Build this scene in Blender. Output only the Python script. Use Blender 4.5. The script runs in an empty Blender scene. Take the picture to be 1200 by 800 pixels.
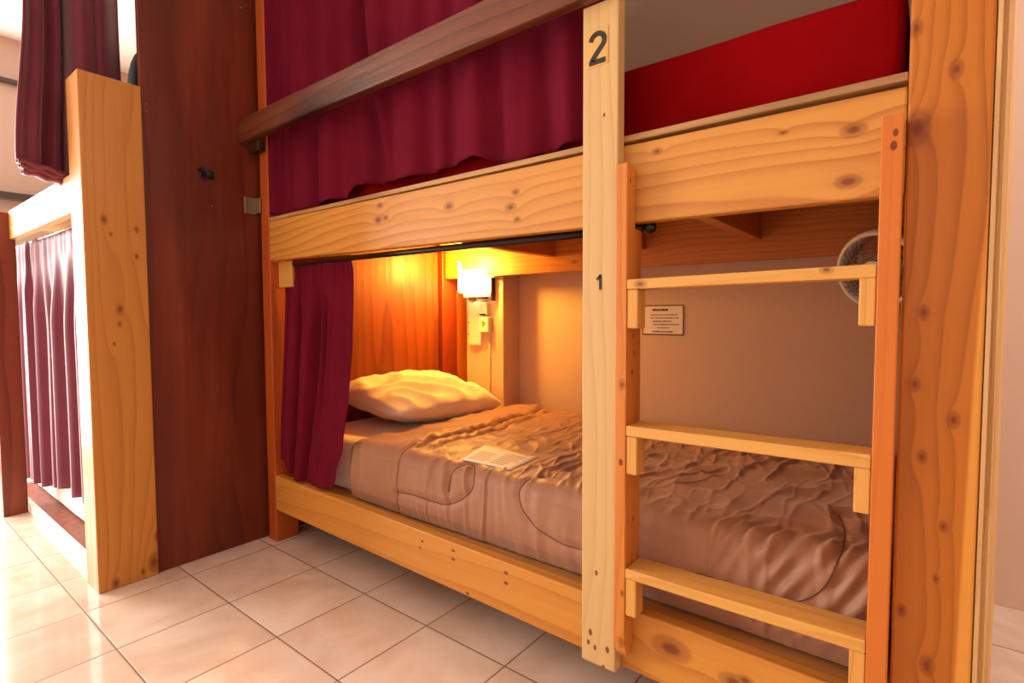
import bpy, bmesh, math, random
from mathutils import Vector, Matrix, noise
random.seed(7)
S = bpy.context.scene
C = S.collection
PI = math.pi

# ------------------------------------------------------------------ helpers
def lin(r, g, b, a=1.0):
    f = lambda c: (c/255/12.92) if c/255 <= .04045 else ((c/255+.055)/1.055)**2.4
    return (f(r), f(g), f(b), a)

ORG = {}
def thing(name, label, cat, loc=(0, 0, 0), group=None):
    o = bpy.data.objects.new(name, None); C.objects.link(o)
    o.location = loc; o.empty_display_size = .05
    ORG[o] = Vector(loc)
    o['label'] = label; o['category'] = cat
    if group: o['group'] = group
    return o
def tag(o, label, cat, group=None):
    o['label'] = label; o['category'] = cat
    if group: o['group'] = group
    return o
def obj(name, bm, mats, parent=None, label=None, smooth=False, base=False):
    """link the bmesh (built in world coordinates) as one mesh object with its origin at its middle"""
    if not isinstance(mats, (list, tuple)): mats = [mats]
    vs = [v.co for v in bm.verts]
    lo = Vector([min(v[i] for v in vs) for i in range(3)])
    hi = Vector([max(v[i] for v in vs) for i in range(3)])
    c = (lo+hi)/2
    if base: c.z = lo.z
    for v in bm.verts: v.co -= c
    bmesh.ops.recalc_face_normals(bm, faces=bm.faces[:])
    me = bpy.data.meshes.new(name); bm.to_mesh(me); bm.free()
    for m in mats: me.materials.append(m)
    if smooth:
        for p in me.polygons: p.use_smooth = True
    o = bpy.data.objects.new(name, me); C.objects.link(o)
    ORG[o] = c
    o.parent = parent
    o.location = c-(ORG[parent] if parent else Vector((0, 0, 0)))
    if label: o['label'] = label
    return o
def struct(name, bm, m, parent=None, smooth=False):
    o = obj(name, bm, m, parent, smooth=smooth)
    if parent is None: o['kind'] = 'structure'
    return o

def hexa(bm, p, bev=.003, mi=0, seg=2):
    """8 corners: bottom ring 0-3, top ring 4-7"""
    vs = [bm.verts.new(q) for q in p]
    fs = [bm.faces.new([vs[i] for i in f]) for f in
          ((3, 2, 1, 0), (4, 5, 6, 7), (0, 1, 5, 4), (1, 2, 6, 5), (2, 3, 7, 6), (3, 0, 4, 7))]
    for f in fs: f.material_index = mi
    if bev:
        es = list({e for f in fs for e in f.edges})
        r = bmesh.ops.bevel(bm, geom=es, offset=bev, segments=seg, profile=.5, affect='EDGES')
        for f in r['faces']: f.material_index = mi
    return bm
def box(bm, x0, x1, y0, y1, z0, z1, bev=.003, mi=0, seg=2):
    return hexa(bm, [(x0, y0, z0), (x1, y0, z0), (x1, y1, z0), (x0, y1, z0),
                     (x0, y0, z1), (x1, y0, z1), (x1, y1, z1), (x0, y1, z1)], bev, mi, seg)
def B(*a, **k): return box(bmesh.new(), *a, **k)
def rail(x0, x1, y0, y1, zl, zr, bev=.003):
    """board along x, (bottom, top) at its left and right end"""
    return hexa(bmesh.new(), [(x0, y0, zl[0]), (x1, y0, zr[0]), (x1, y1, zr[0]), (x0, y1, zl[0]),
                              (x0, y0, zl[1]), (x1, y0, zr[1]), (x1, y1, zr[1]), (x0, y1, zl[1])], bev)
def tube(bm, pts, r, n=10, mi=0, cap=True, closed=False):
    pts = [Vector(p) for p in pts]; rings = []
    N = len(pts)
    up0 = None
    for i, p in enumerate(pts):
        if closed: t = pts[(i+1) % N]-pts[i-1]
        else: t = pts[min(i+1, N-1)]-pts[max(i-1, 0)]
        t.normalize()
        if up0 is None or abs(t.dot(up0)) > .97:
            up0 = Vector((0, 0, 1)) if abs(t.z) < .9 else Vector((1, 0, 0))
        a = t.cross(up0).normalized(); b = a.cross(t); up0 = b
        rr = r[i] if isinstance(r, (list, tuple)) else r
        rings.append([bm.verts.new(p+(a*math.cos(2*PI*k/n)+b*math.sin(2*PI*k/n))*rr) for k in range(n)])
    M = N if closed else N-1
    for i in range(M):
        A, D = rings[i], rings[(i+1) % N]
        for k in range(n):
            f = bm.faces.new((A[k], A[(k+1) % n], D[(k+1) % n], D[k])); f.material_index = mi; f.smooth = True
    if cap and not closed:
        for ring in (rings[0][::-1], rings[-1]):
            f = bm.faces.new(ring); f.material_index = mi
    return bm
def prism(bm, poly, axis, a0, a1, bev=.002, mi=0):
    """extrude a 2-D outline along an axis; poly in the other two axes (y,z)/(x,z)/(x,y)"""
    def P(u, v, a): return {'x': (a, u, v), 'y': (u, a, v), 'z': (u, v, a)}[axis]
    A = [bm.verts.new(P(u, v, a0)) for u, v in poly]; D = [bm.verts.new(P(u, v, a1)) for u, v in poly]
    fs = [bm.faces.new(A), bm.faces.new(D[::-1])]
    n = len(poly)
    for i in range(n): fs.append(bm.faces.new((A[i], A[(i+1) % n], D[(i+1) % n], D[i])))
    for f in fs: f.material_index = mi
    bmesh.ops.recalc_face_normals(bm, faces=fs)
    if bev:
        es = list({e for f in fs for e in f.edges})
        r = bmesh.ops.bevel(bm, geom=es, offset=bev, segments=2, profile=.5, affect='EDGES')
        for f in r['faces']: f.material_index = mi
    return bm
def sheet(fn, nu, nv, thick=0, u_closed=False):
    """grid surface fn(u,v)->xyz, u,v in 0..1"""
    bm = bmesh.new()
    g = [[bm.verts.new(fn(i/nu, j/nv)) for j in range(nv+1)] for i in range(nu+1)]
    for i in range(nu):
        for j in range(nv):
            f = bm.faces.new((g[i][j], g[i+1][j], g[i+1][j+1], g[i][j+1])); f.smooth = True
    if thick:
        bm.normal_update()
        bmesh.ops.solidify(bm, geom=bm.faces[:], thickness=thick)
        for f in bm.faces: f.smooth = True
    return bm
def sm(x, a, b):
    t = min(1, max(0, (x-a)/(b-a))); return t*t*(3-2*t)
def lerp(a, b, t): return a+(b-a)*t
def interp(tab, x):
    if x <= tab[0][0]: return tab[0][1]
    for (a, va), (b, vb) in zip(tab, tab[1:]):
        if x <= b: return lerp(va, vb, sm(x, a, b))
    return tab[-1][1]

# ------------------------------------------------------------------ materials
class G:
    def __init__(s, name):
        s.m = bpy.data.materials.new(name); s.m.use_nodes = True
        s.t = s.m.node_tree; s.t.nodes.clear()
        s.out = s.n('ShaderNodeOutputMaterial'); s.b = s.n('ShaderNodeBsdfPrincipled')
        s.l(s.b.outputs[0], s.out.inputs['Surface'])
    def n(s, k): return s.t.nodes.new(k)
    def l(s, a, b): s.t.links.new(a, b)
    def put(s, sock, v):
        if isinstance(v, bpy.types.NodeSocket): s.l(v, sock)
        else: sock.default_value = v
    def math(s, op, a, b=0.0, c=None, clamp=False):
        n = s.n('ShaderNodeMath'); n.operation = op; n.use_clamp = clamp
        s.put(n.inputs[0], a); s.put(n.inputs[1], b)
        if c is not None: s.put(n.inputs[2], c)
        return n.outputs[0]
    def vec(s, op, a, b=(0, 0, 0)):
        n = s.n('ShaderNodeVectorMath'); n.operation = op
        s.put(n.inputs[0], a); s.put(n.inputs[1], b)
        return n.outputs['Value'] if op in ('LENGTH', 'DISTANCE', 'DOT_PRODUCT') else n.outputs[0]
    def noise(s, v, scale, detail=2, rough=.5, dist=0):
        n = s.n('ShaderNodeTexNoise'); s.put(n.inputs['Vector'], v)
        n.inputs['Scale'].default_value = scale; n.inputs['Detail'].default_value = detail
        n.inputs['Roughness'].default_value = rough; n.inputs['Distortion'].default_value = dist
        return n.outputs[0]
    def mix(s, f, a, b):
        n = s.n('ShaderNodeMix'); n.data_type = 'RGBA'
        s.put(n.inputs[0], f); s.put(n.inputs[6], a); s.put(n.inputs[7], b)
        return n.outputs[2]
    def rng(s, v, a, b, c=0.0, d=1.0, smooth=True):
        n = s.n('ShaderNodeMapRange'); n.interpolation_type = 'SMOOTHSTEP' if smooth else 'LINEAR'
        s.put(n.inputs[0], v)
        for i, q in enumerate((a, b, c, d)): n.inputs[i+1].default_value = q
        return n.outputs[0]
    def bump(s, h, strength, dist=.01):
        n = s.n('ShaderNodeBump'); n.inputs['Strength'].default_value = strength; n.inputs['Distance'].default_value = dist
        s.put(n.inputs['Height'], h); s.l(n.outputs[0], s.b.inputs['Normal'])
    def pos(s): return s.n('ShaderNodeNewGeometry').outputs['Position']
    def obco(s): return s.n('ShaderNodeTexCoord').outputs['Object']
    def fin(s, col, rough=.5, spec=.5, **k):
        s.put(s.b.inputs['Base Color'], col); s.put(s.b.inputs['Roughness'], rough)
        s.b.inputs['Specular IOR Level'].default_value = spec
        for q, v in k.items(): s.put(s.b.inputs[q.replace('_', ' ')], v)
        return s.m

def wood(name, axis, light, dark, knots=(), seed=0., wl=.022, warp=.05, rough=.42, contrast=.75, mottle=None, fibre=.35, spec=.4, sap=None):
    """plank with grain along an axis; knots = ((x,y,z), radius) in the place, r<.006 is a nail hole"""
    light = tuple(c*k for c, k in zip(light, (.80, .79, .71)))+(1,)
    dark = tuple(c*k for c, k in zip(dark, (.74, .68, .58)))+(1,)
    g = G(name); p = g.pos()
    i = 'xyz'.index(axis)
    along = [1, 1, 1]; along[i] = .13
    off = (seed*1.37, seed*2.11, seed*.83)
    q = g.vec('ADD', g.vec('MULTIPLY', p, tuple(along)), off)
    w = g.noise(q, 5.0, 1.5, .5)
    w2 = g.noise(q, 17.0, 1, .5)
    h = g.math('ADD', g.math('MULTIPLY', g.math('SUBTRACT', w, .5), warp*5), g.math('MULTIPLY', g.math('SUBTRACT', w2, .5), warp*.5))
    dark_k = None
    st = [1, 1, 1]; st[i] = .6
    for (c, r) in knots:
        d = g.math('DIVIDE', g.vec('LENGTH', g.vec('MULTIPLY', g.vec('SUBTRACT', p, tuple(c)), tuple(st))), r)
        if r >= .006:
            e = g.math('MULTIPLY', g.math('EXPONENT', g.math('MULTIPLY', d, -.8)), r*2.2)
            h = g.math('ADD', h, e)
            mk = g.math('ADD', g.math('MULTIPLY', g.rng(d, .7, 1.1, 1, 0), .45), g.math('MULTIPLY', g.rng(d, .2, .6, 1, 0), .5))
        else: mk = g.rng(d, .8, 1.1, 1, 0)
        dark_k = mk if dark_k is None else g.math('MAXIMUM', dark_k, mk)
    s = g.n('ShaderNodeSeparateXYZ'); g.l(p, s.inputs[0])
    ac = [s.outputs[k] for k in range(3) if k != i]
    u = g.math('ADD', g.math('ADD', ac[0], g.math('MULTIPLY', ac[1], .83)), h)
    ph = g.math('MULTIPLY', u, 2*PI/wl)
    fr = g.math('FRACT', g.math('DIVIDE', ph, 2*PI))
    ring = g.math('MULTIPLY', g.math('POWER', fr, 2.4), g.rng(fr, .90, 1.0, 1, 0))
    ring = g.math('MULTIPLY', ring, 1.25)
    fb = [70, 70, 70]; fb[i] = 2.2
    f = g.noise(g.vec('ADD', g.vec('MULTIPLY', p, tuple(fb)), off), 1.0, 3, .6)
    amp = g.rng(g.noise(q, 2.1, 1), .3, .7, .35, 1.0)
    fac = g.math('MULTIPLY', g.math('MULTIPLY', ring, contrast), amp)
    fac = g.math('ADD', fac, g.math('MULTIPLY', g.math('SUBTRACT', f, .5), fibre), clamp=True)
    col = g.mix(fac, light, dark)
    if mottle:
        mo = g.rng(g.noise(q, 6.5, 3, .6), .42, .72)
        col = g.mix(mo, col, mottle)
    if dark_k is not None:
        col = g.mix(g.math('MULTIPLY', dark_k, .88), col, lin(104, 38, 8))
    if sap:
        sx = g.math('ADD', s.outputs[0], g.math('MULTIPLY', g.math('SUBTRACT', w, .5), .05))
        sx = g.math('SUBTRACT', sx, g.math('MULTIPLY', s.outputs[2], .018))
        col = g.mix(g.math('MULTIPLY', g.rng(sx, sap[0], sap[0]+.006), .8), col, sap[1])
    g.bump(g.math('ADD', g.math('MULTIPLY', f, .6), ring), .12, .002)
    return g.fin(col, g.rng(f, .3, .7, rough-.06, rough+.1), spec)

def cloth(name, col, col2, scale=6, rough=.85, sheen=.25, weave=.25, mot=.5, sp=.25):
    g = G(name); p = g.pos()
    n = g.noise(p, scale, 3, .6)
    c = g.mix(g.math('MULTIPLY', g.rng(n, .3, .7), mot), col, col2)
    wv = g.noise(p, 900, 1, .5)
    g.bump(wv, weave, .0006)
    return g.fin(c, rough, sp, Sheen_Weight=sheen)
def plain(name, col, rough=.5, spec=.5, metal=0., em=None, ems=0.):
    g = G(name); p = g.pos()
    n = g.noise(p, 35, 2)
    c = g.mix(g.math('MULTIPLY', n, .25), col, tuple(x*.8 for x in col[:3])+(1,))
    k = dict(Metallic=metal)
    if em: k['Emission_Color'] = em; k['Emission_Strength'] = ems
    return g.fin(c, rough, spec, **k)
def paint(name, col, rough=.8, amt=.12, bump=.05, sc=3):
    g = G(name); p = g.pos()
    n = g.noise(p, sc, 4, .6)
    c = g.mix(g.math('MULTIPLY', n, amt*2), col, tuple(x*.82 for x in col[:3])+(1,))
    g.bump(g.noise(p, 160, 2), bump, .003)
    return g.fin(c, rough, .3)

def tile_floor():
    g = G('floor_tiles'); p = g.pos()
    s = g.n('ShaderNodeSeparateXYZ'); g.l(p, s.inputs[0])
    def cell(sock, o, size):
        u = g.math('DIVIDE', g.math('SUBTRACT', sock, o), size)
        f = g.math('FRACT', u)
        d = g.math('MULTIPLY', g.math('MINIMUM', f, g.math('SUBTRACT', 1.0, f)), size)
        return g.math('FLOOR', u), d
    ix, dx = cell(s.outputs[0], -1.759-30*.3003, .3003)
    iy, dy = cell(s.outputs[1], .452-30*.3033, .3033)
    d = g.math('MINIMUM', dx, dy)
    gr = g.rng(d, .0014, .0024, 1, 0)
    cv = g.n('ShaderNodeCombineXYZ'); g.l(ix, cv.inputs[0]); g.l(iy, cv.inputs[1])
    wn = g.n('ShaderNodeTexWhiteNoise'); wn.noise_dimensions = '3D'; g.l(cv.outputs[0], wn.inputs[0])
    q = g.vec('ADD', p, g.vec('MULTIPLY', cv.outputs[0], (3.1, 1.7, 0)))
    cloud = g.noise(q, 4.5, 4, .55, .6)
    c = g.mix(g.rng(cloud, .35, .7), lin(224, 202, 184), lin(208, 178, 155))
    c = g.mix(g.math('MULTIPLY', wn.outputs[0], .18), c, lin(188, 152, 126))
    c = g.mix(gr, c, lin(112, 84, 64))
    ed = g.rng(d, .0018, .006, 0, 1)
    g.bump(ed, .35, .0015)
    return g.fin(c, g.mix(gr, (.10, .10, .10, 1), (.55, .55, .55, 1)), .5)

PINE_L, PINE_D = lin(232, 172, 98), lin(192, 112, 44)
M = {}
M['floor'] = tile_floor()
M['wall'] = paint('cream_plaster', lin(226, 205, 190))
M['wallin'] = paint('wall_paint', lin(214, 184, 160))
M['ceil'] = paint('ceiling_paint', lin(238, 234, 228))
M['rail_up'] = wood('pine_upper_rail', 'x', lin(224, 160, 76), lin(176, 94, 26),
    knots=[((-1.383, 1.087, 1.276), .011), ((-1.393, 1.087, 1.229), .014), ((-1.355, 1.087, 1.232), .010), ((-1.077, 1.087, 1.232), .014), ((-.856, 1.087, 1.202), .013),
           ((-.839, 1.087, 1.238), .010), ((-.834, 1.087, 1.169), .009), ((-.111, 1.087, 1.238), .014), ((-.117, 1.087, 1.152), .014), ((-.22, 1.087, 1.257), .006), ((-.462, 1.087, 1.269), .009)], seed=1.3, wl=.026, warp=.035, contrast=.95)
M['rail_low'] = wood('pine_lower_rail', 'x', lin(222, 154, 66), lin(184, 100, 28),
    knots=[((-.876, 1.087, .235), .005), ((-.876, 1.087, .207), .005), ((-1.073, 1.087, .242), .0045), ((-1.073, 1.087, .216), .0045), ((-1.204, 1.087, .235), .004), ((-1.017, 1.087, .133), .0045),
           ((-1.215, 1.087, .213), .004), ((-.42, 1.087, .205), .030), ((-.29, 1.087, .187), .020), ((-.268, 1.087, .20), .012)], seed=4.1, wl=.05, warp=.03, contrast=.75)
M['rail_back'] = wood('pine_back_rail', 'x', lin(214, 136, 62), lin(176, 86, 28), knots=[((-1.262, 2.07, 1.165), .012)], seed=6.0)
M['mid'] = wood('pale_pine_post', 'z', lin(226, 190, 134), lin(196, 150, 92),
    knots=[((-.60, 1.056, .19), .005), ((-.588, 1.056, .158), .004), ((-.556, 1.056, .165), .005), ((-.566, 1.056, .118), .005), ((-.605, 1.056, .165), .004), ((-.585, 1.056, .335), .004), ((-.57, 1.056, 1.36), .003)], seed=2.2, wl=.035, contrast=.4, fibre=.25)
M['postR'] = wood('orange_pine_post', 'z', lin(204, 124, 36), lin(128, 58, 8),
    knots=[((-.029, 1.087, 1.379), .010), ((.022, 1.087, 1.301), .011), ((-.024, 1.087, 1.222), .020), ((-.008, 1.087, .927), .009), ((-.016, 1.087, .81), .009), ((.034, 1.087, .757), .010),
           ((-.004, 1.087, .692), .008), ((.026, 1.087, .584), .007), ((.02, 1.087, .496), .006), ((-.024, 1.087, .429), .008), ((.012, 1.087, .348), .012)], seed=3.7, wl=.024, warp=.045, contrast=.9, sap=(.036, lin(222, 158, 66)))
M['ladR'] = wood('orange_ladder_rail', 'z', lin(218, 124, 46), lin(196, 94, 24), knots=[((-.052, 1.044, 1.19), .005), ((-.05, 1.044, 1.21), .004)], seed=5.5, wl=.05, contrast=.4)
M['ladL'] = wood('knotty_ladder_rail', 'z', lin(222, 142, 64), lin(190, 94, 28),
    knots=[((-.518, 1.044, .775), .009), ((-.515, 1.044, .315), .006), ((-.52, 1.044, .605), .005), ((-.507, 1.06, 1.21), .004), ((-.516, 1.044, .20), .010), ((-.507, 1.08, .88), .006), ((-.507, 1.085, .84), .006), ((-.507, 1.075, .80), .005), ((-.507, 1.085, .47), .006)], seed=8.5, wl=.03)
M['step'] = wood('light_pine_step', 'x', lin(234, 178, 96), lin(206, 132, 54), knots=[((-.478, 1.044, .989), .010), ((-.14, 1.044, 1.0), .008)], seed=9.1, wl=.03, contrast=.45)
M['block'] = wood('light_pine_block', 'z', lin(232, 174, 92), lin(204, 130, 52), seed=9.9, wl=.03, contrast=.4)
M['postL'] = wood('red_stained_post', 'z', lin(196, 92, 36), lin(150, 54, 18), seed=10.4, wl=.04, contrast=.5)
M['beam'] = wood('dark_stained_rail', 'x', lin(120, 62, 34), lin(62, 28, 18), seed=11.2, wl=.05, warp=.06, mottle=lin(46, 24, 20), rough=.38)
M['timber'] = wood('ochre_timber', 'z', lin(214, 146, 66), lin(180, 104, 34),
    knots=[((-2.155, .568, 1.246), .012), ((-2.155, .659, 1.224), .008), ((-2.155, .585, 1.2), .006), ((-2.155, .656, 1.133), .008), ((-2.155, .603, .951), .014), ((-2.155, .60, .90), .007), ((-2.155, .583, .834), .006), ((-2.155, .64, .03), .010), ((-2.155, .56, .02), .014), ((-2.155, .69, .14), .016), ((-2.155, .675, .05), .024)], seed=12.6, wl=.034, contrast=.45)
M['panel'] = wood('red_brown_plywood', 'z', lin(112, 42, 25), lin(70, 21, 13), knots=[((-2.17, 1.07, 1.56), .02)], seed=13.5, wl=.16, warp=.12, contrast=.7, fibre=.35, mottle=lin(124, 52, 28), rough=.38, spec=.4)
M['panelin'] = wood('red_headboard', 'z', lin(144, 66, 22), lin(86, 30, 10), seed=14.1, wl=.09, warp=.08, contrast=.8, rough=.46, spec=.3)
M['wallpost'] = wood('dark_red_post', 'z', lin(150, 58, 24), lin(104, 32, 12), seed=20.4, wl=.04, contrast=.5)
M['trim'] = wood('pale_moulding', 'z', lin(214, 170, 116), lin(176, 122, 72), seed=15.4, wl=.03, contrast=.4)
M['deck'] = wood('deck_plywood', 'x', lin(214, 156, 92), lin(180, 112, 56), seed=16.2, wl=.06, contrast=.5)
M['deck_top'] = wood('rail_cap_board', 'x', lin(206, 160, 104), lin(150, 100, 58), seed=16.9, wl=.02, mottle=lin(120, 88, 60))
M['farrail'] = wood('pale_far_rail', 'x', lin(234, 186, 120), lin(206, 146, 80), seed=17.7)
M['farboard'] = wood('brown_board', 'z', lin(140, 66, 42), lin(104, 42, 28), knots=[((-3.345, .50, 1.18), .003), ((-3.345, .50, .93), .003), ((-3.345, .48, .6), .003)], seed=18.3, wl=.08)
M['curtain'] = cloth('maroon_cloth', lin(106, 18, 40), lin(86, 11, 31), 5, .9, .0, .25, .5, .08)
M['curtain2'] = cloth('plum_cloth', lin(112, 36, 58), lin(92, 24, 48), 5, .55, .35)
M['red'] = cloth('red_sheet', lin(134, 2, 6), lin(118, 1, 5), 4, .9, .0, .2, .5, .06)
M['comf'] = cloth('taupe_satin', lin(164, 118, 90), lin(146, 101, 75), 5, .46, .2, .1)
M['stitch'] = plain('brown_thread', lin(104, 62, 40), .8)
M['white'] = cloth('white_cotton', lin(238, 228, 218), lin(228, 214, 202), 7, .85, .2)
M['pillow'] = cloth('pillow_cotton', lin(226, 212, 198), lin(214, 196, 178), 7, .8, .2)
M['black'] = plain('black_plastic', lin(15, 14, 16), .5)
M['bag'] = plain('black_bag_cloth', lin(5, 5, 6), .9, .1)
M['rod'] = plain('dark_metal_tube', lin(52, 46, 46), .32, .5, .6)
M['metal'] = plain('worn_brass_metal', lin(150, 130, 104), .4, .5, .7)
M['plastic'] = plain('white_plastic', lin(232, 224, 210), .4)
M['slot'] = plain('dark_slot', lin(50, 36, 26), .6)
M['fan'] = plain('offwhite_fan_plastic', lin(214, 200, 190), .4)
M['fan_wire'] = plain('grey_fan_wire', lin(120, 104, 94), .4)
M['paper'] = plain('paper', lin(236, 226, 214), .6)
M['ink'] = plain('brown_ink', lin(86, 40, 34), .7)
M['ink2'] = plain('faded_ink', lin(196, 170, 150), .7)
M['digit'] = plain('black_vinyl', lin(22, 16, 14), .4)
M['sticker'] = plain('yellowed_sticker', lin(214, 170, 92), .35)
M['backing'] = plain('back_rope', lin(60, 40, 34), .7)
M['glow'] = plain('lamp_glass', lin(255, 220, 160), .4, em=(1.0, .62, .22, 1), ems=14)
M['sillw'] = paint('sunlit_sill_white', lin(232, 222, 210), .5)  # sunlight on the sill put into its colour as white
M['wallend'] = paint('end_wall_paint', lin(198, 172, 158))
M['glass'] = None
M['dtrim'] = plain('dark_conduit', lin(70, 62, 58), .5)
M['frame'] = paint('white_window_paint', lin(236, 234, 230), .5)
g = G('window_glass'); M['glass'] = g.fin((1, 1, 1, 1), .0, .5, Transmission_Weight=1.0, IOR=1.0, Alpha=.15)

# ------------------------------------------------------------------ setting
XL, XR, YF, YB, ZC = -4.4, 1.7, -2.4, 2.245, 2.6
struct('floor', B(XL-.1, XR+.1, YF-.1, YB+.1, -.08, 0, bev=0), M['floor'])
struct('ceiling', B(XL-.1, XR+.1, YF-.1, YB+.1, ZC, ZC+.08, bev=0), M['ceil'])
struct('wall_back', B(XL-.1, XR+.1, YB, YB+.1, 0, ZC, bev=0), M['wallin'])
struct('wall_right', B(XR, XR+.1, YF, YB, 0, ZC, bev=0), M['wall'])
# end wall with the window that lights the aisle
W0, W1, WZ0, WZ1 = -1.45, .58, .08, 2.15
bm = bmesh.new()
box(bm, XL-.1, XL, YF, W0, 0, ZC, 0); box(bm, XL-.1, XL, W1, YB, 0, ZC, 0)
box(bm, XL-.1, XL, W0, W1, 0, WZ0, 0); box(bm, XL-.1, XL, W0, W1, WZ1, ZC, 0)
struct('wall_left', bm, M['wallend'])
def window(name, axis, plane, a0, a1, z0, z1, out):
    """frame with two mullions; pane as a child; outward offset sign out"""
    bm = bmesh.new(); t = .05
    def bx(u0, u1, za, zb, d0=0., d1=.06):
        d = sorted((plane+out*d0, plane+out*d1))
        if axis == 'x': box(bm, d[0], d[1], u0, u1, za, zb, .003)
        else: box(bm, u0, u1, d[0], d[1], za, zb, .003)
    bx(a0, a0+t, z0, z1); bx(a1-t, a1, z0, z1); bx(a0, a1, z0, z0+t); bx(a0, a1, z1-t, z1)
    for k in (1, 2):
        c = lerp(a0, a1, k/3); bx(c-.025, c+.025, z0, z1)
    f = struct(name, bm, M['frame'])
    bm = bmesh.new(); d = sorted((plane+out*.03, plane+out*.036))
    if axis == 'x': box(bm, d[0], d[1], a0+.04, a1-.04, z0+.04, z1-.04, 0)
    else: box(bm, a0+.04, a1-.04, d[0], d[1], z0+.04, z1-.04, 0)
    obj('window_pane', bm, M['glass'], f)
window('window_1', 'x', XL-.02, W0, W1, WZ0, WZ1, -1)
# aisle-side wall behind the camera, with an unseen window added for fill light
F0, F1, FZ0, FZ1 = -2.3, .6, .9, 2.2
bm = bmesh.new()
box(bm, XL-.1, F0, YF-.1, YF, 0, ZC, 0); box(bm, F1, XR+.1, YF-.1, YF, 0, ZC, 0)
box(bm, F0, F1, YF-.1, YF, 0, FZ0, 0); box(bm, F0, F1, YF-.1, YF, FZ1, ZC, 0)
struct('wall_front', bm, M['wall'])
window('fill_window', 'y', YF-.02, F0, F1, FZ0, FZ1, -1)
# concrete column in the corner of the lower bunk, flush to the ceiling
struct('trim_1', B(-1.965, -1.71, 2.11, YB, 0, ZC, bev=.004), M['wallin'])
# dark lines that run along the end wall
bm = bmesh.new(); box(bm, XL, XL+.035, .55, YB, 2.325, 2.35, .004); struct('trim_2', bm, M['dtrim'])
bm = bmesh.new(); box(bm, XL, XL+.06, .55, YB, 1.63, 1.672, .004); struct('trim_3', bm, M['dtrim'])

# ------------------------------------------------------------------ partition between the bunks
pp = thing('partition_panel', 'tall red-brown plywood partition panel with a small black hook, between the two bunk beds', 'partition', (-2.18, .9, 0))
obj('board', B(-2.192, -2.17, .69, 2.24, 0, 2.55, bev=.0015), M['panel'], pp)
bm = bmesh.new(); tube(bm, [(-2.171, .875, 1.474), (-2.150, .877, 1.474), (-2.136, .880, 1.470), (-2.128, .885, 1.462), (-2.130, .894, 1.450), (-2.138, .902, 1.446)], [.009, .007, .006, .006, .006, .007])
box(bm, -2.171, -2.163, .872, .925, 1.447, 1.478, .004)
obj('coat_hook', bm, M['black'], pp, 'black coat hook')
bm = bmesh.new(); box(bm, -2.172, -2.166, 1.035, 1.084, 1.337, 1.402, .0015)
for k in range(4): box(bm, -2.167, -2.162, 1.037+k*.004, 1.039+k*.004, 1.337, 1.402, .0006)
box(bm, -2.168, -2.128, 1.077, 1.0845, 1.340, 1.400, .0015)
obj('bracket', bm, M['metal'], pp, 'dull metal hinge bracket')
bm = bmesh.new()
for (y, z) in ((.708, 1.665), (.708, 1.642), (.914, 1.346), (1.045, 2.14)):
    bmesh.ops.create_icosphere(bm, subdivisions=2, radius=.0035, matrix=Matrix.Translation((-2.17, y, z)))
obj('nail_head', bm, M['metal'], pp)

# ------------------------------------------------------------------ the main bunk bed
bed = thing('bunk_bed', 'double pine bunk bed numbered 1 and 2 with a ladder, filling the middle and right', 'bunk bed', (-1.05, 1.66, 0))
YR = 1.0875
obj('post', B(-2.142, -2.080, YR, 1.185, 0, 2.45, bev=.004), M['postL'], bed, 'red-stained corner post')
obj('post', B(-2.150, -2.080, 2.046, 2.156, 0, 2.45, bev=.005), M['wallpost'], bed, 'red-stained post at the wall')
obj('post', B(-.037, .067, YR-.002, 1.17, 0, 2.45, bev=.004), M['postR'], bed, 'wide orange pine post with knots')
mid = obj('post', B(-.624, -.537, 1.056, YR, .118, 1.603, bev=.003), M['mid'], bed, 'pale pine post bearing the numbers')
# number stickers: flat vinyl on the post
def stroke(bm, pts, w, y0, y1, mi):
    """a flat stroke of width w in the xz plane"""
    P = [Vector((p[0], 0, p[1])) for p in pts]; L = []; R = []
    for i, p in enumerate(P):
        t = (P[min(i+1, len(P)-1)]-P[max(i-1, 0)]).normalized(); n = Vector((-t.z, 0, t.x))
        ww = w[i] if isinstance(w, (list, tuple)) else w
        L.append(p+n*ww/2); R.append(p-n*ww/2)
    def vv(p, y): return bm.verts.new((p.x, y, p.z))
    a = [(vv(l, y0), vv(r, y0), vv(l, y1), vv(r, y1)) for l, r in zip(L, R)]
    for A, D in zip(a, a[1:]):
        for q in ((A[0], A[1], D[1], D[0]), (A[2], D[2], D[3], A[3]), (A[0], D[0], D[2], A[2]), (A[1], A[3], D[3], D[1])):
            f = bm.faces.new(q); f.material_index = mi
    for A in (a[0], a[-1]):
        f = bm.faces.new((A[0], A[2], A[3], A[1])); f.material_index = mi
bm = bmesh.new(); box(bm, -.611, -.561, 1.0545, 1.057, 1.468, 1.546, 0, 0)
cx, cz, k = -.586, 1.507, .0165
arc = [(cx+k*math.cos(a)*1.0, cz+.0135+k*.98*math.sin(a)) for a in [PI*(.96-.115*i) for i in range(11)]]
pts = arc+[(cx-.004, cz-.014), (cx-.0145, cz-.0262)]
stroke(bm, pts, .0104, 1.0528, 1.0546, 1)
stroke(bm, [(cx-.0205, cz-.0298), (cx+.0190, cz-.0298)], .0104, 1.0528, 1.0546, 1)
obj('number_sticker', bm, [M['sticker'], M['digit']], mid, 'yellowed sticker with a black 2')
bm = bmesh.new()
stroke(bm, [(-.5775, 1.014), (-.5775, .981)], .0058, 1.0545, 1.0561, 0)
stroke(bm, [(-.5765, 1.0125), (-.5865, 1.0035)], .0050, 1.0545, 1.0560, 0)
obj('number_sticker', bm, M['digit'], mid, 'small black 1')

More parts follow.
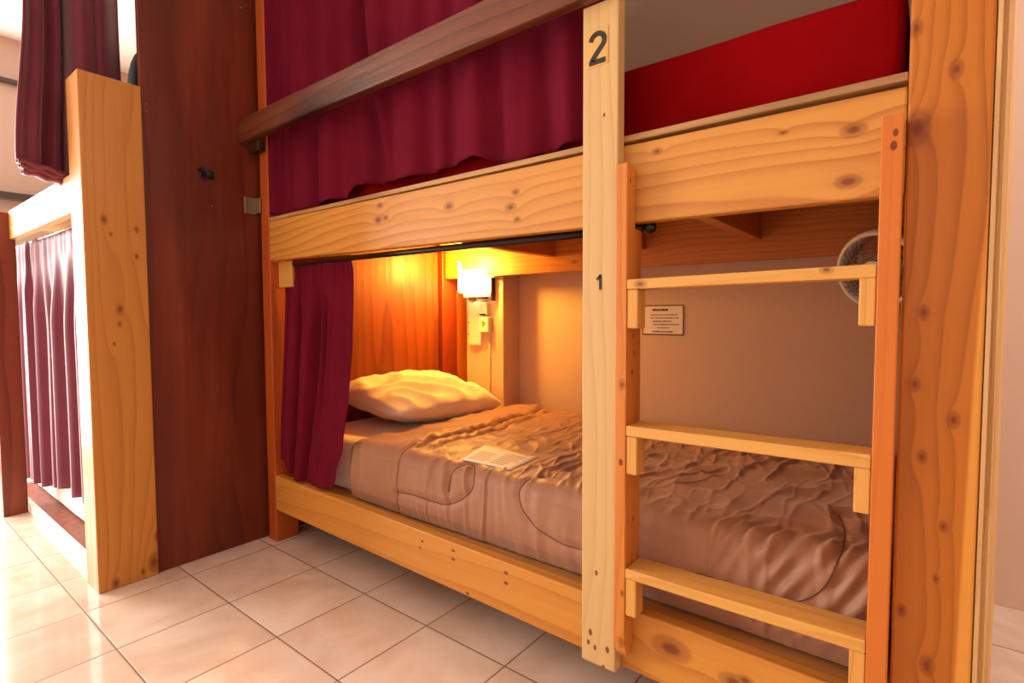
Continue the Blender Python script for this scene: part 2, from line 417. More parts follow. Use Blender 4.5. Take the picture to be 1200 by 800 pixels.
obj('side_rail', rail(-2.078, -.0375, YR, YR+.034, (1.146, 1.302), (1.120, 1.293), .004), M['rail_up'], bed, 'knotty upper side rail')
obj('side_rail', rail(-2.082, -.0375, YR, YR+.034, (.136, .277), (.112, .254), .004), M['rail_low'], bed, 'lower side rail with nail holes')
obj('guard_rail', rail(-2.195, -.535, 1.022, 1.0555, (1.612, 1.700), (1.603, 1.703), .006), M['beam'], bed, 'dark-stained upper guard rail')
bm = bmesh.new(); box(bm, -2.168, -2.085, 1.0555, YR, 1.575, 1.72, .006); box(bm, -2.215, -2.190, 1.028, 1.075, 1.585, 1.67, .004)
obj('guard_rail_bracket', bm, M['beam'], bed)
obj('deck', B(-2.079, -.037, YR, 2.24, 1.3022, 1.316, bev=.002), M['deck_top'], bed, 'upper deck board with a rough edge')
obj('wall_rail', B(-2.079, -.037, 2.066, 2.108, 1.122, 1.301, bev=.004), M['rail_back'], bed)
for x in (-1.362, -.922, -.482):
    obj('joist', B(x-.042, x, YR+.035, 2.065, 1.192, 1.301, bev=.003), M['rail_back'], bed)
obj('support_block', B(-2.079, -1.978, 1.1225, 1.155, 1.04, 1.143, bev=.003), M['block'], bed, 'pale support block')
obj('deck', B(-2.079, -.037, YR+.0345, 2.24, .230, .250, bev=.002), M['deck'], bed, 'lower deck board')
obj('headboard', B(-2.125, -2.098, 1.186, 2.030, .252, 1.300, bev=.002), M['panelin'], bed, 'glossy red-brown headboard')
obj('wall_post', B(-2.150, -2.080, 2.158, YB-.002, 0, 1.06, bev=.003), M['ladR'], bed, 'orange plank at the wall')
obj('end_panel', B(-.020, .0, 1.172, 2.24, .12, 2.4, bev=.002), M['panelin'], bed, 'red-brown end panel')
# moulding beside the right post
prof = [(.0685, 1.088), (.0685, 1.060), (.074, 1.057), (.0765, 1.062), (.0795, 1.062), (.082, 1.057), (.0865, 1.060), (.090, 1.070), (.0925, 1.088)]
obj('moulding', prism(bmesh.new(), [(x-.0005, y+.026) for x, y in prof], 'z', 0, 2.45, .0006), M['trim'], bed, 'pale grooved moulding')
# curtain rods
bm = bmesh.new(); tube(bm, [(-2.08, 1.133, 1.131), (-.50, 1.133, 1.120)], .0095, 14); bmesh.ops.create_uvsphere(bm, u_segments=12, v_segments=8, radius=.016, matrix=Matrix.Translation((-.497, 1.133, 1.120)))
obj('curtain_rod', bm, M['rod'], bed, 'dark curtain rod')
bm = bmesh.new(); tube(bm, [(-2.08, 1.135, 2.25), (-.04, 1.135, 2.25)], .0095, 12)
obj('curtain_rod', bm, M['rod'], bed)
# ladder: two rails, three steps on blocks
lad = obj('ladder', prism(bmesh.new(), [(1.045, .215), (1.053, .175), (1.066, .160), (1.0865, .185), (1.0865, .262), (1.118, .262), (1.118, 1.112), (1.0865, 1.112), (1.0865, 1.238), (1.045, 1.246)], 'x', -.5355, -.509, .002), M['ladL'], bed, 'pine ladder nailed to the bed front')
obj('ladder_rail', prism(bmesh.new(), [(1.045, .02), (1.0865, .02), (1.0865, 1.236), (1.045, 1.240)], 'x', -.0690, -.0400, .002), M['ladR'], lad, 'orange right ladder rail')
for (za, zb, d) in ((.979, 1.000, .065), (.664, .687, .065), (.350, .372, .072)):
    obj('step', hexa(bmesh.new(), [(-.5085, 1.045, za), (-.0695, 1.045, za-.001+.006), (-.0695, 1.045+d, za-.001+.006), (-.5085, 1.045+d, za),
                                   (-.5085, 1.045, zb), (-.0695, 1.045, zb+.006), (-.0695, 1.045+d, zb+.006), (-.5085, 1.045+d, zb)], .0025), M['step'], lad)
    obj('step_block', B(-.5085, -.484, 1.047, 1.0862, za-.083, za-.0005, bev=.0025), M['block'], lad)
for (za, zb) in ((.905, .9845), (.592, .669), (.03, .3545)):
    obj('step_block', B(-.0930, -.0695, 1.047, 1.0862, za, zb, bev=.0025), M['block'], lad)

# ------------------------------------------------------------------ bedding of the lower bunk
def rbox(x0, x1, y0, y1, z0, z1, r=.04, seg=5, wob=0., sd=0.):
    bm = B(x0, x1, y0, y1, z0, z1, bev=r, seg=seg)
    if wob:
        bmesh.ops.subdivide_edges(bm, edges=[e for e in bm.edges if e.calc_length() > .2], cuts=20, use_grid_fill=True)
        for v in bm.verts:
            v.co.z += wob*noise.noise(v.co*6+Vector((sd, 0, 0))) if v.co.z > (z0+z1)/2 else 0
            v.co.y += wob*noise.noise(v.co*7+Vector((sd, 5, 0))) if v.co.y < (y0+y1)/2 else 0
    return bm
o = obj('mattress', rbox(-2.072, -.045, 1.182, 2.105, .2505, .452, .045, wob=.003), M['white'], smooth=True, base=True)
tag(o, 'white-sheeted mattress on the lower bunk, under the taupe comforter', 'mattress')
o = obj('mattress', rbox(-2.07, -.045, 1.172, 2.10, 1.3165, 1.502, .022, wob=.003, sd=4), M['red'], smooth=True, base=True)
tag(o, 'bright red covered mattress on the upper bunk, behind the ladder top', 'mattress')

# comforter: cross-section from the ledge up the front, over the mattress to the wall
CX0, CX1 = -1.674, -.052
ST = [  # stitch lines in (x, s): s runs up the front face, then back over the top
    [(-1.394, .01), (-1.392, .10), (-1.39, .20), (-1.392, .27)],
    [(-1.394, .075), (-1.30, .083), (-1.20, .080), (-1.14, .090), (-1.09, .118), (-1.06, .155), (-1.065, .195), (-1.09, .225), (-1.125, .215), (-1.150, .175), (-1.152, .125)],
    [(-.83, .26), (-.872, .225), (-.888, .18), (-.878, .14), (-.84, .105), (-.79, .082), (-.73, .070), (-.66, .072), (-.55, .072), (-.45, .078), (-.38, .098), (-.25, .085), (-.20, .095), (-.155, .13), (-.130, .18), (-.122, .24), (-.130, .33), (-.15, .42)],
]
def seglen(p, a, b):
    ax, ay = a; bx_, by = b; dx, dy = bx_-ax, by-ay
    t = max(0, min(1, ((p[0]-ax)*dx+(p[1]-ay)*dy)/(dx*dx+dy*dy+1e-12)))
    return math.hypot(p[0]-ax-t*dx, p[1]-ay-t*dy)
def smoothline(pts, n=8):
    out = []
    for i in range(len(pts)-1):
        p0, p1, p2, p3 = pts[max(i-1, 0)], pts[i], pts[i+1], pts[min(i+2, len(pts)-1)]
        for k in range(n):
            t = k/n
            out.append(tuple(.5*((2*b)+(-a+c)*t+(2*a-5*b+4*c-d)*t*t+(-a+3*b-3*c+d)*t**3) for a, b, c, d in zip(p0, p1, p2, p3)))
    return out+[pts[-1]]
ST = [smoothline(s, 6) for s in ST]
HF, RC = .205, .042            # front height below the rounded edge, corner radius
def comf_base(x, s):
    """point and normal of the smooth section"""
    zb = .2535; yb = 1.160
    arc = RC*PI/2
    zt = zb+.005
    if s < HF-RC:
        return Vector((x, yb-.010*math.sin(PI*min(1, s/(HF-RC))), zt+s)), Vector((0, -1, .1)).normalized()
    if s < HF-RC+arc:
        a = (s-(HF-RC))/RC
        return Vector((x, yb+RC-RC*math.cos(a), zt+HF-RC+RC*math.sin(a))), Vector((0, -math.cos(a), math.sin(a)))
    return Vector((x, yb+RC+(s-(HF-RC+arc)), zt+HF)), Vector((0, 0, 1))
STOT = HF-RC+RC*PI/2+(2.10-1.160-RC)
CREASE = [(-1.37, .25), (-1.40, .35), (-1.395, .55), (-1.43, .95), (-1.47, STOT)]
def comf_pt(x, s):
    p, n = comf_base(x, s)
    d = 0.
    top = sm(s, HF-.02, HF+.05)
    # puffiness
    d += .006+.007*noise.noise(Vector((x*3.2, s*4, 1.7)))
    # gathers that run down the front
    gx = x+.018*noise.noise(Vector((x*4, s*6, 3)))
    gath = noise.noise(Vector((gx*34, s*3.2, 8.1)))
    gr2 = max(0, 1-abs(noise.noise(Vector((gx*21, s*2.4, 3.3))))*4.5)
    d += .0072*gr2*(1-top)*sm(noise.noise(Vector((x*3.5, s*3, 12))), -.25, .3)
    d += .0052*gath*(1-top)*(.35+.65*sm(abs(noise.noise(Vector((x*3, 2.2, 0)))), .05, .4))
    # stronger diagonal folds near the foot end
    rt = sm(x, -.42, -.25)*(1-sm(s, .22, .30))
    fold = math.sin((x*1.0-s*.55)*2*PI/.040+4*noise.noise(Vector((x*9, s*5, 0))))*(.6+.8*noise.noise(Vector((x*16, s*7, 3))))
    d += .0065*rt*fold*sm(s, .0, .06)
    # creases across the top
    a = noise.noise(Vector((x*7+3*s, s*11-2*x, 4.4))); b = noise.noise(Vector((x*18, s*26+3*x, 9.2)))
    d += top*(.006*(1-abs(a)*2.4)+.0025*b)
    wx = x+.05*noise.noise(Vector((x*3, s*4, 11)))
    c = max(0, 1-abs(noise.noise(Vector((wx*13-s*2.5, s*3.4, 2.0))))*6)**1.5
    c2 = max(0, 1-abs(noise.noise(Vector((wx*22+s*3, s*5.5+x*2, 5.0))))*6)**1.5
    pat = .35+.9*max(0, noise.noise(Vector((x*2.6, s*3.1, 6.5)))+.25)
    d += top*pat*(.0085*c+.0055*c2)*sm(x, -1.55, -1.35)
    # quilting stitches press in
    for L in ST:
        if min(q[0] for q in L)-.05 < x < max(q[0] for q in L)+.05 and s < .5:
            m = min(seglen((x, s), L[i], L[i+1]) for i in range(len(L)-1))
            d -= .0065*math.exp(-(m/.012)**2)
    # the crease of the turned fold
    m = min(seglen((x, s), CREASE[i], CREASE[i+1]) for i in range(len(CREASE)-1))
    side = x-interp([(q[1], q[0]) for q in CREASE], s)
    if s > .2:
        sd = side+.012*noise.noise(Vector((s*14, x*3, 1)))
        pk = .6+1.0*noise.noise(Vector((s*26+sd*20, sd*14, 4)))
        d += sm(s, .2, .3)*(.011*(1-sm(sd, -.02, .006))*(1-sm(-sd, .05, .26))-.011*math.exp(-((sd-.006)/.008)**2)+.008*pk*math.exp(-((sd+.03)/.03)**2)+.009*pk*math.exp(-((sd-.035)/.022)**2)-.007*math.exp(-((sd-.065)/.010)**2))
    fl = sm(x, -1.23, -1.19)*(1-sm(x, -.96, -.92))*sm(s, .235, .262)*(1-sm(s, .43, .47))
    d = lerp(d, .007, .85*fl)
    # thin at the edges
    e = min(x-CX0, CX1-x)
    d *= .4+.6*sm(e, 0, .04)
    d -= .010*(1-sm(e, 0, .025))
    d = max(d, -.006)
    if s < .03: d = d*.7-.004*(1-s/.03)
    return p+n*d
NU, NV = 480, 270
bm = bmesh.new(); go = []; gi = []
for i in range(NU+1):
    ro = []; ri = []
    for j in range(NV+1):
        x, s = lerp(CX0, CX1, i/NU), j/NV*STOT
        p = comf_pt(x, s); q, n = comf_base(x, s)
        ro.append(bm.verts.new(p)); ri.append(bm.verts.new(q-n*.0085) if i % 8 == 0 and j % 6 == 0 else None)
    go.append(ro); gi.append(ri)
for i in range(NU):
    for j in range(NV): bm.faces.new((go[i][j], go[i+1][j], go[i+1][j+1], go[i][j+1]))
for i in range(0, NU, 8):
    for j in range(0, NV, 6): bm.faces.new((gi[i][j], gi[i][j+6], gi[i+8][j+6], gi[i+8][j]))
for i in range(0, NU, 8):
    for j in (0, NV): bm.faces.new([go[i+k][j] for k in range(9)]+[gi[i+8][j], gi[i][j]])
for j in range(0, NV, 6):
    for i in (0, NU): bm.faces.new([go[i][j+k] for k in range(7)]+[gi[i][j+6], gi[i][j]])
for f in bm.faces: f.smooth = True
comf = obj('comforter', bm, M['comf'], base=True)
tag(comf, 'taupe brown quilted comforter spread over the lower bunk mattress', 'comforter')
for L in ST:
    bm = bmesh.new(); pts = []
    for (x, s) in L:
        p = comf_pt(x, s); _, n = comf_base(x, s); pts.append(p+n*.0006)
    tube(bm, pts, .0014, 6); obj('stitching', bm, M['stitch'], comf)

# paper lying near the front edge
def paper_fn(u, v):
    a, b, c, d = [Vector(q) for q in ((-1.152, 1.205, 0), (-1.195, 1.372, 0), (-.972, 1.372, 0), (-.955, 1.212, 0))]
    p = a*(1-u)*(1-v)+b*(1-u)*v+c*u*v+d*u*(1-v)
    return (p.x, p.y, PZ+.004*math.sin(u*4+1)*v+.004*v)
PZ = max(comf_pt(lerp(-1.19, -.96, i/12), HF-RC+RC*PI/2+lerp(.03, .19, j/8)).z for i in range(13) for j in range(9))+.0008
bm = sheet(paper_fn, 10, 8, .0008); pap = obj('leaflet', bm, M['paper'])
tag(pap, 'white paper leaflet lying on the comforter near its front edge', 'leaflet')
bm = bmesh.new()
for k in range(7):
    v = .16+k*.105
    for (ua, ub) in ((.1, .45), (.52, .9)):
        if random.random() < .85:
            pts = [Vector(paper_fn(lerp(ua, ub*random.uniform(.85, 1), t/4), v)) for t in range(5)]
            A = [bm.verts.new(p+Vector((0, -.003, .0008))) for p in pts]; D = [bm.verts.new(p+Vector((0, .003, .0008))) for p in pts]
            for i in range(4): bm.faces.new((A[i], A[i+1], D[i+1], D[i]))
obj('print', bm, M['ink2'], pap)

# pillow
def pillow_pt(u, v, side):
    a, b = u*2-1, v*2-1
    L, Wd = .368, .228
    sa = max(0, 1-abs(a)**4.0)**.52; sb = max(0, 1-abs(b)**3.2)**.52
    # pulled-in sides between pointed corners
    px = b*Wd*(1-.05*(1-abs(a)**2)-.10*abs(a)**6); py = a*L*(1-.04*(1-abs(b)**2)-.06*abs(b)**6)
    h = (.088-.012*b+.010*math.sin(a*3+1))*sa*sb
    nz = noise.noise(Vector((px*9, py*7, 3+side)))*.6+noise.noise(Vector((px*20+py*12, py*9-px*8, 5+side)))*.42
    ridge = 1.3*(1-abs(noise.noise(Vector((px*8-py*5, py*5+px*6, 8+side))))*4)
    z = side*h+(side*.013*nz+.011*ridge*(1 if side > 0 else 0))*sa*sb
    return px, py, z
RT = Matrix.Rotation(math.radians(9), 3, 'Y') @ Matrix.Rotation(math.radians(-4), 3, 'X')
RZ = Matrix.Rotation(math.radians(2), 3, 'Z')
def pillow_mesh():
    bm = bmesh.new(); n, m = 64, 44; top = {}; bot = {}
    for i in range(n+1):
        for j in range(m+1):
            p = pillow_pt(i/n, j/m, 1); top[i, j] = bm.verts.new(p)
            if i in (0, n) or j in (0, m): bot[i, j] = top[i, j]
            else: bot[i, j] = bm.verts.new(pillow_pt(i/n, j/m, -1))
    for D, fl in ((top, False), (bot, True)):
        for i in range(n):
            for j in range(m):
                q = [D[i, j], D[i+1, j], D[i+1, j+1], D[i, j+1]]
                f = bm.faces.new(q[::-1] if fl else q); f.smooth = True
    for v in bm.verts:
        q = RZ @ (RT @ v.co)
        v.co = q+Vector((-1.868, 1.712, .538))
        v.co.z = max(v.co.z, .4585+.002*math.sin(v.co.x*30))
    return bm
pil = obj('pillow', pillow_mesh(), M['pillow'], smooth=True, base=True)
tag(pil, 'creased white pillow at the head of the lower bunk, under the lamp', 'pillow')

# ------------------------------------------------------------------ curtains
def foldfn(seed, freqs):
    def f(t, k):
        s = 0
        for i, (a, w, q) in enumerate(freqs):
            s += a*math.sin(2*PI*w*t+q+k*.6*noise.noise(Vector((t*3, seed+i, k))))
        return s
    return f
# lower curtain, drawn to the head end
ff0 = foldfn(2, [(.55, 4.3, .4), (.5, 7.7, 1.9), (.3, 12, .3)])
ff = lambda u, k: ff0(u, k)*(1-.75*sm(u, .5, .72))
def low_curtain(u, v):
    # u across, v from top to hem
    xl = interp([(0, -2.056), (.12, -2.070), (.45, -2.074), (1, -2.0755)], v)
    xr = interp([(0, -1.612), (.08, -1.598), (.35, -1.608), (.6, -1.622), (.8, -1.645), (.93, -1.685), (1, -1.702)], v)
    x = lerp(xl, xr, u)
    zt = lerp(1.150, 1.140, u)
    zh = interp([(0, .345), (.17, .345), (.22, .300), (.32, .288), (1, .290)], u)
    z = lerp(zt, zh, v)
    amp = .006+.022*sm(v, .02, .35)
    if v < .09: amp = .006+.004*math.sin(u*90)
    big = math.exp(-((u-.27-.04*v)/.05)**2)*-.040*sm(v, .12, .5)+math.exp(-((u-.42)/.08)**2)*.018*sm(v, .1, .4)-math.exp(-((u-.60)/.055)**2)*.038*sm(v, .08, .25)*(1-.8*sm(v, .45, .9))+math.exp(-((u-.80)/.12)**2)*.016*sm(v, .03, .3)
    pinch = .0045*math.sin(u*2*PI*17)*math.exp(-((v-.07)/.07)**2)
    y = 1.137-.030*sm(v, .2, 1)+amp*ff(u, v*1.3)*(1-.2*v)-big+pinch
    if z < .46: y = min(y, 1.128)
    if z < .30: y = max(min(y, 1.122), 1.07)
    y = max(y, 1.074) if z < 1.11 else max(y, 1.1235)
    return (x, y, z)
o = obj('curtain', sheet(low_curtain, 150, 70, .0025), M['curtain'])
tag(o, 'maroon curtain gathered at the head end of the lower bunk', 'curtain')
# upper curtain behind the dark guard rail
fu = foldfn(6, [(.7, 6.6, .7), (.45, 10.4, 2.1), (.25, 17.3, .8)])
HEM = [(-2.06, 1.327), (-1.92, 1.326), (-1.62, 1.336), (-1.595, 1.350), (-1.56, 1.374), (-1.43, 1.362), (-1.30, 1.350), (-1.20, 1.352), (-1.08, 1.362), (-1.0, 1.360), (-.93, 1.338), (-.84, 1.326), (-.79, 1.340), (-.72, 1.346), (-.58, 1.346)]
def up_curtain(u, v):
    x = lerp(-2.0785, -.575, u); zt = 2.262; zh = interp(HEM, x)
    z = lerp(zt, zh, v)
    big = .050*math.exp(-((x+1.545+.10*sm(v, .3, 1)*-1)/.040)**2)*sm(v, .0, .2)+.030*math.exp(-((x+.82-.04*v)/.05)**2)-.022*math.exp(-((x+1.40-.05*v)/.07)**2)-.018*math.exp(-((x+.95)/.06)**2)-.02*math.exp(-((x+1.68)/.06)**2)
    y = 1.128+.022*fu(u, v*1.2)*(.6+.4*v)+big
    y = lerp(1.092, y, sm(u, 0, .03))
    y = max(y, 1.091+.012*math.tanh((y-1.09)/.012)) if y < 1.10 else y
    y = max(y, 1.0905)
    if z < 1.52: y = min(y, 1.164)
    y = min(y, 1.19)
    xx = x+.006*math.sin(u*40+v*3)*v
    return (xx, y, z)
o = obj('curtain', sheet(up_curtain, 210, 70, .0025), M['curtain'])
tag(o, 'maroon curtain hanging behind the dark guard rail of the upper bunk', 'curtain')

# ------------------------------------------------------------------ lamp, socket, notice, fan inside the lower bunk
YC = 2.11
lamp = thing('wall_lamp', 'glowing wall lamp on the column above the pillow', 'lamp', (-1.88, YC, 1.03))
obj('mounting_plate', B(-1.975, -1.785, YC-.014, YC-.0005, 1.020, 1.060, bev=.003), M['plastic'], lamp)
bm = bmesh.new()
prof = [(.090, 1.045), (.097, 1.052), (.097, 1.150), (.090, 1.160)]
n = 28; rings = []
for (r, z) in prof:
    rings.append([bm.verts.new((-1.880+r*1.12*math.cos(PI+PI*k/n), YC-.002+r*1.0*math.sin(PI+PI*k/n), z)) for k in range(n+1)])
for A, D in zip(rings, rings[1:]):
    for k in range(n): bm.faces.new((A[k], A[k+1], D[k+1], D[k]))
bm.faces.new(rings[0][::-1]); bm.faces.new(rings[-1])
for A, D in zip(rings, rings[1:]): bm.faces.new((A[0], D[0], D[n], A[n]))
obj('lamp_shade', bm, M['glow'], lamp, 'glowing glass shade')
bm = bmesh.new(); tube(bm, [(-1.955, YC-.06, 1.160), (-1.955, YC-.06, 1.205)], .012, 10); tube(bm, [(-1.955, YC-.06, 1.205), (-1.99, YC-.06, 1.212)], .004, 8)
obj('glass_tip', bm, M['plastic'], lamp)
bm = bmesh.new(); box(bm, -1.768, -1.760, YC-.03, YC-.0005, 1.000, 1.120, .002)
box(bm, -1.925, -1.885, YC-.03, YC-.013, 1.004, 1.022, .003); box(bm, -1.86, -1.80, YC-.03, YC-.013, 1.010, 1.022, .003)
obj('holder', bm, M['slot'], lamp, 'dark lamp holder')

# cable trunking and socket
tr = obj('cover_plate', B(-1.940, -1.850, YC-.018, YC-.0005, .765, 1.000, bev=.012, seg=4), M['plastic'])
tag(tr, 'long cream plate on the column under the glowing lamp', 'plate')
for z in (.825, .885): obj('screw_slot', B(-1.942, -1.925, YC-.020, YC-.0175, z, z+.004, .0005), M['slot'], tr)
so = thing('power_socket', 'white socket and switch box on the column beside the long cream plate', 'socket', (-1.81, YC, .84))
obj('socket_box', B(-1.846, -1.782, YC-.034, YC-.0005, .838, .918, bev=.004), M['plastic'], so)
obj('switch_box', B(-1.846, -1.795, YC-.030, YC-.0005, .925, .992, bev=.004), M['plastic'], so)
obj('switch_rocker', B(-1.842, -1.800, YC-.035, YC-.029, .926, .934, .001), M['slot'], so)
for dz in (.868, .884): obj('socket_slot', B(-1.820, -1.815, YC-.036, YC-.0335, dz, dz+.010, .0005), M['slot'], so)
obj('socket_slot', B(-1.811, -1.807, YC-.036, YC-.0335, .872, .890, .0005), M['slot'], so)
bm = bmesh.new(); tube(bm, [(-1.795, YC-.006, .838), (-1.797, YC-.006, .70), (-1.794, YC-.006, .47)], .004, 8); obj('cable', bm, M['plastic'], so)

# notice on the back wall: border, heading and rows of small blurred print
NX0, NX1, NZ0, NZ1, NY = -1.014, -.826, .836, .967, YB-.0015
no = obj('wall_notice', B(NX0, NX1, NY-.0008, YB-.0003, NZ0, NZ1, bev=0), M['paper'])
tag(no, 'small framed paper notice taped on the back wall behind the ladder', 'notice')
bm = bmesh.new(); t = .0045; ya, yb_ = NY-.0016, NY-.0006
for a in ((NX0, NX1, NZ0, NZ0+t), (NX0, NX1, NZ1-t, NZ1), (NX0, NX0+t, NZ0, NZ1), (NX1-t, NX1, NZ0, NZ1)):
    box(bm, a[0], a[1], ya, yb_, a[2], a[3], 0)
rr = random.Random(3)
def words(x0, x1, z, h):
    x = x0
    while x < x1-.004:
        w = rr.uniform(.004, .012)
        box(bm, x, min(x+w, x1), ya, yb_, z, z+h*rr.uniform(.75, 1), 0); x += w+.0025
words(-.966, -.892, .941, .011)
for (z, a, b, h) in ((.922, -.975, -.852, .004), (.909, -.975, -.846, .004), (.894, -.965, -.875, .005), (.880, -.962, -.845, .005), (.866, -.945, -.888, .004), (.848, -.966, -.872, .006)): words(a, b, z, h)
obj('print', bm, M['ink'], no)

# wall fan, mounted on the end panel under the upper bunk
fan = thing('wall_fan', 'round off-white wall fan behind the right end of the top ladder step', 'fan', (-.02, 1.95, 1.05))
FC = Vector((-.118, 1.93, 1.058)); FA = Vector((-.42, -.88, -.20)).normalized()
fu_ = FA.cross(Vector((0, 0, 1))).normalized(); fv = fu_.cross(FA)
def ringpts(r, d, n=48): return [FC+FA*d+(fu_*math.cos(2*PI*k/n)+fv*math.sin(2*PI*k/n))*r for k in range(n)]
bm = bmesh.new()
n = 48
A = ringpts(.119, .022); D = ringpts(.104, .034); E_ = ringpts(.102, -.055); F_ = ringpts(.119, -.055)
vs = [[bm.verts.new(p) for p in L] for L in (A, D, E_, F_)]
for i in range(4):
    P, Q = vs[i], vs[(i+1) % 4]
    for k in range(n):
        f = bm.faces.new((P[k], P[(k+1) % n], Q[(k+1) % n], Q[k])); f.smooth = True
obj('cage_rim', bm, M['fan'], fan)
bm = bmesh.new()
for r, d in ((.09, .036), (.065, .040), (.040, .042)): tube(bm, ringpts(r, d, 32), .0013, 6, closed=True)
for k in range(36):
    a = 2*PI*k/36; e = fu_*math.cos(a)+fv*math.sin(a); e2 = fu_*math.cos(a+.25)+fv*math.sin(a+.25)
    tube(bm, [FC+FA*.042+e*.03, FC+FA*.040+e*.07, FC+FA*.028+e2*.104], .0011, 5)
obj('cage_grille', bm, M['fan_wire'], fan)
bm = bmesh.new(); tube(bm, [FC+FA*.036, FC+FA*.046], [.034, .030], 20); obj('hub_cap', bm, M['fan'], fan)
for k in range(3):
    a0 = 2*PI*k/3
    def bl(u, v):
        r = lerp(.02, .095, u); a = a0+lerp(-.45, .45, v)*(.5+.5*math.sin(PI*min(1, u*1.1)))
        return FC+FA*(lerp(-.02, .02, v))+(fu_*math.cos(a)+fv*math.sin(a))*r
    obj('blade', sheet(bl, 8, 8, .002), M['fan_wire'], fan)
bm = bmesh.new(); tube(bm, [FC-FA*.03, FC-FA*.085], [.045, .035], 18); obj('motor_housing', bm, M['fan'], fan)
bm = bmesh.new(); tube(bm, [FC-FA*.07, FC-FA*.075+Vector((.01, .02, -.02)), Vector((-.035, FC.y+.06, FC.z-.05))], [.014, .013, .018], 10)
box(bm, -.038, -.0205, FC.y+.03, FC.y+.09, FC.z-.10, FC.z, .004); obj('wall_bracket', bm, M['fan'], fan)

# ------------------------------------------------------------------ the next bunk bed, at the left edge
bb = thing('bunk_bed', 'neighbouring pine bunk bed at the left edge with a thick corner post', 'bunk bed', (-2.85, .9, 0))
obj('post', prism(bmesh.new(), [(-2.288, .512), (-2.155, .512), (-2.155, .6885), (-2.288, .6885)], 'z', 0, 1.715, .004), M['timber'], bb, 'thick ochre timber corner post')
obj('side_rail', B(-3.344, -2.289, .520, .556, 1.283, 1.411, bev=.004), M['farrail'], bb, 'sunlit side rail')
obj('end_board', B(-3.374, -3.345, .453, .540, 0, 1.405, bev=.003), M['farboard'], bb, 'dark brown end board with nails')
obj('deck', B(-3.80, -2.289, .557, 1.70, 1.392, 1.410, bev=.002), M['deck'], bb)
obj('sill', B(-3.344, -2.289, .540, .562, 0, .042, bev=.003), M['sillw'], bb, 'white sunlit floor sill')
obj('base_board', B(-3.80, -2.289, .5625, 1.70, .012, .036, bev=.002), M['farboard'], bb, 'red-brown base board')
bm = bmesh.new(); tube(bm, [(-3.80, .586, 1.272), (-2.289, .586, 1.272)], .005, 8); obj('curtain_rod', bm, M['metal'], bb)
o = obj('mattress', rbox(-3.78, -2.30, .632, 1.66, .0365, .205, .02, wob=.003), M['white'], smooth=True, base=True)
tag(o, 'white mattress edge low on the floor base of the left bunk', 'mattress')
fl = foldfn(12, [(.6, 9.2, .2), (.5, 15.5, 1.1), (.3, 25, 2.2)])
def left_curtain(u, v):
    x = lerp(-3.78, -2.305, u)+.02*v*math.sin(u*9)
    zh = interp([(0, .12), (.3, .135), (.55, .165), (.6, .20), (.82, .205), (.86, .175), (1, .18)], u)
    z = lerp(1.275, zh, v)
    y = .582+.012*sm(u, .35, .6)+(.006+.020*sm(v, .03, .4))*fl(u, v)+.004*math.sin(u*2*PI*26)*math.exp(-((v-.05)/.05)**2)+.03*math.exp(-((u-.52)/.05)**2)*sm(v, .1, .4)
    return (x, max(.563, min(y, .622)), z)
o = obj('curtain', sheet(left_curtain, 140, 50, .0025), M['curtain2'])
tag(o, 'plum curtain hanging under the sunlit rail of the left bunk, down to the floor', 'curtain')
# curtain bunched and folded over above the left bunk
def bunch(u, v):
    # u round the bunch (open sheet), v top to bottom
    y = interp([(0, .452), (.05, .447), (.30, .498), (.5, .545), (.58, .565), (.8, .64), (1, .718)], u)
    spread = interp([(0, 0), (.5, -.012), (1, -.050)], v)*(1-u*1.1)
    x = -2.425+.030*math.sin(u*PI*3.2+.6)-.05*math.exp(-((u-.55)/.06)**2)+.012*math.sin(u*31)+.006*noise.noise(Vector((u*5, v*3, 2)))
    zh = interp([(0, 1.452), (.25, 1.418), (.5, 1.430), (1, 1.43)], u)
    z = lerp(2.578, zh, v)
    return (x, y+spread, z)
bc = obj('curtain', sheet(bunch, 90, 50, .004), M['curtain2'])
tag(bc, 'plum curtain bunched and folded up above the thick post of the left bunk', 'curtain')
bm = bmesh.new()
for k in range(3):
    def lay(u, v, k=k):
        y = lerp(.402+.008*k, .535, u); a = v*PI
        return (-2.405-.012*k+.020*math.cos(a), y, 1.452-.024*u-.013*k-.008*math.sin(a)*1.6+.003*math.sin(u*14+k*2))
    s2 = sheet(lay, 24, 8, .003)
    me = bpy.data.meshes.new('tmp'); s2.to_mesh(me); s2.free(); bm.from_mesh(me); bpy.data.meshes.remove(me)
for f in bm.faces: f.smooth = True
obj('folded_hem', bm, M['curtain2'], bc)
obj('ceiling_track', B(-2.45, -2.38, .42, .74, 2.5785, 2.5995, .003), M['metal'], bc)
# black bag standing on the left upper bunk
bg = thing('bag', 'black bag showing between the thick post and the red-brown partition', 'bag', (-2.45, .80, 1.4105))
bm = bmesh.new()
bmesh.ops.create_uvsphere(bm, u_segments=24, v_segments=16, radius=1)
for v in bm.verts:
    c = v.co; s = lambda q, e: math.copysign(abs(q)**e, q)
    v.co = Vector((-2.47+.085*s(c.x, .6), .842+.094*s(c.y, .6), 1.700+.288*s(c.z, .7)))
obj('bag_body', bm, M['bag'], bg, smooth=True)
bm = bmesh.new(); tube(bm, [(-2.47, .87, 1.96), (-2.47, .87, 2.0), (-2.47, .91, 2.0), (-2.47, .91, 1.95)], .008, 8); obj('bag_handle', bm, M['bag'], bg)

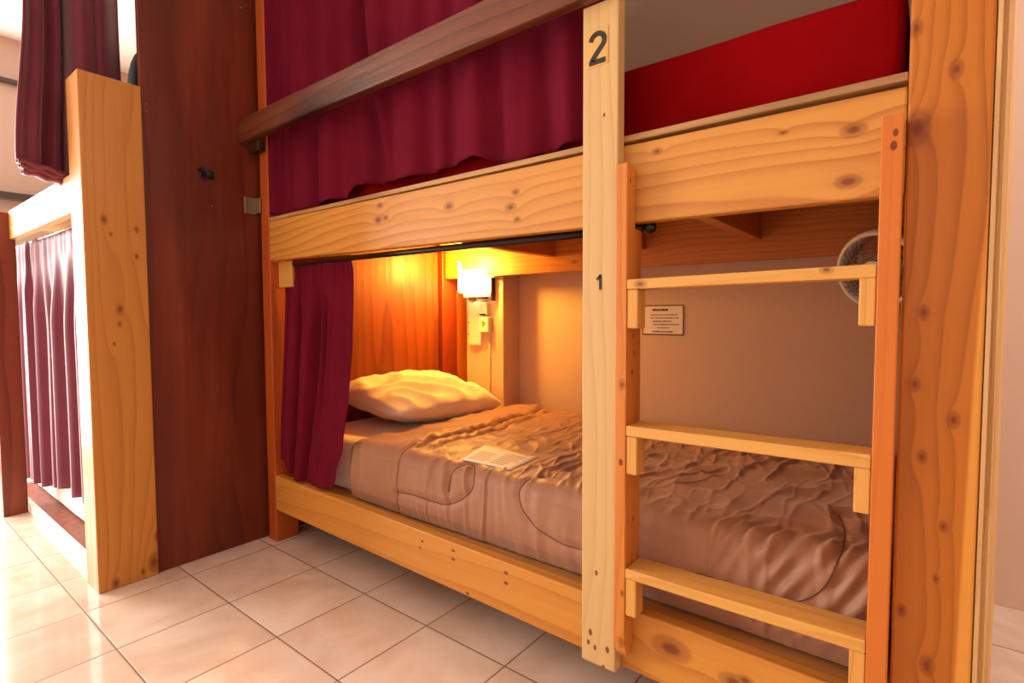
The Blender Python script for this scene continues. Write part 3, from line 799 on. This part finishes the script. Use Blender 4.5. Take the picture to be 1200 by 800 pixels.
# ------------------------------------------------------------------ light
def area(name, loc, aim, sx, sy, power, col):
    l = bpy.data.lights.new(name, 'AREA'); l.shape = 'RECTANGLE'; l.size = sx; l.size_y = sy; l.energy = power; l.color = col
    o = bpy.data.objects.new(name, l); C.objects.link(o); o.location = loc
    o.rotation_euler = (Vector(aim)-Vector(loc)).to_track_quat('-Z', 'Z').to_euler()
    return o
area('daylight_end_window', (XL-.005, (W0+W1)/2, (WZ0+WZ1)/2), (0, (W0+W1)/2, (WZ0+WZ1)/2), W1-W0-.1, WZ1-WZ0-.1, 205, (1, .96, .91))
area('fill_front_window', ((F0+F1)/2, YF-.005, (FZ0+FZ1)/2), ((F0+F1)/2, 0, (FZ0+FZ1)/2), F1-F0-.1, FZ1-FZ0-.1, 3.5, (1, .91, .80))  # soft fill from the added window behind the camera
l = bpy.data.lights.new('lamp_bulb', 'POINT'); l.energy = 34; l.color = (1, .52, .06); l.shadow_soft_size = .035
o = bpy.data.objects.new('lamp_bulb', l); C.objects.link(o); o.location = (-1.87, YC-.145, 1.185)
area('fill_by_the_wall', (1.0, 1.3, 2.52), (1.0, 1.5, 0), 5e-1, .5, 30, (1, .95, .90))  # unseen fill light added to brighten the wall and floor at the right
w = bpy.data.worlds.new('sky'); S.world = w; w.use_nodes = True
bgn = w.node_tree.nodes['Background']; bgn.inputs[0].default_value = (.92, .96, 1, 1); bgn.inputs[1].default_value = .7

# ------------------------------------------------------------------ camera
yaw, pitch, roll, f = math.radians(38.08808619), math.radians(2.81813881), math.radians(-.22472438), 624.0706619600696
cy, sy = math.cos(yaw), math.sin(yaw)
fwd = Vector((-sy, cy, 0)); rt = Vector((cy, sy, 0)); up = Vector((0, 0, 1))
f2 = fwd*math.cos(pitch)-up*math.sin(pitch); u2 = up*math.cos(pitch)+fwd*math.sin(pitch)
r3 = rt*math.cos(roll)+u2*math.sin(roll); u3 = u2*math.cos(roll)-rt*math.sin(roll)
cam = bpy.data.cameras.new('camera'); cam.sensor_width = 36; cam.lens = f/1200*36; cam.clip_start = .02
co = bpy.data.objects.new('camera', cam); C.objects.link(co)
mw = Matrix((r3, u3, -f2)).transposed().to_4x4(); mw.translation = Vector((0, 0, .925)); co.matrix_world = mw
S.camera = co
S.view_settings.view_transform = 'Standard'; S.view_settings.look = 'None'
S.view_settings.gamma = 1; S.view_settings.use_curve_mapping = False
S.view_settings.exposure = 0.12
S.cycles.use_denoising = True
S.cycles.max_bounces = 10; S.cycles.diffuse_bounces = 6
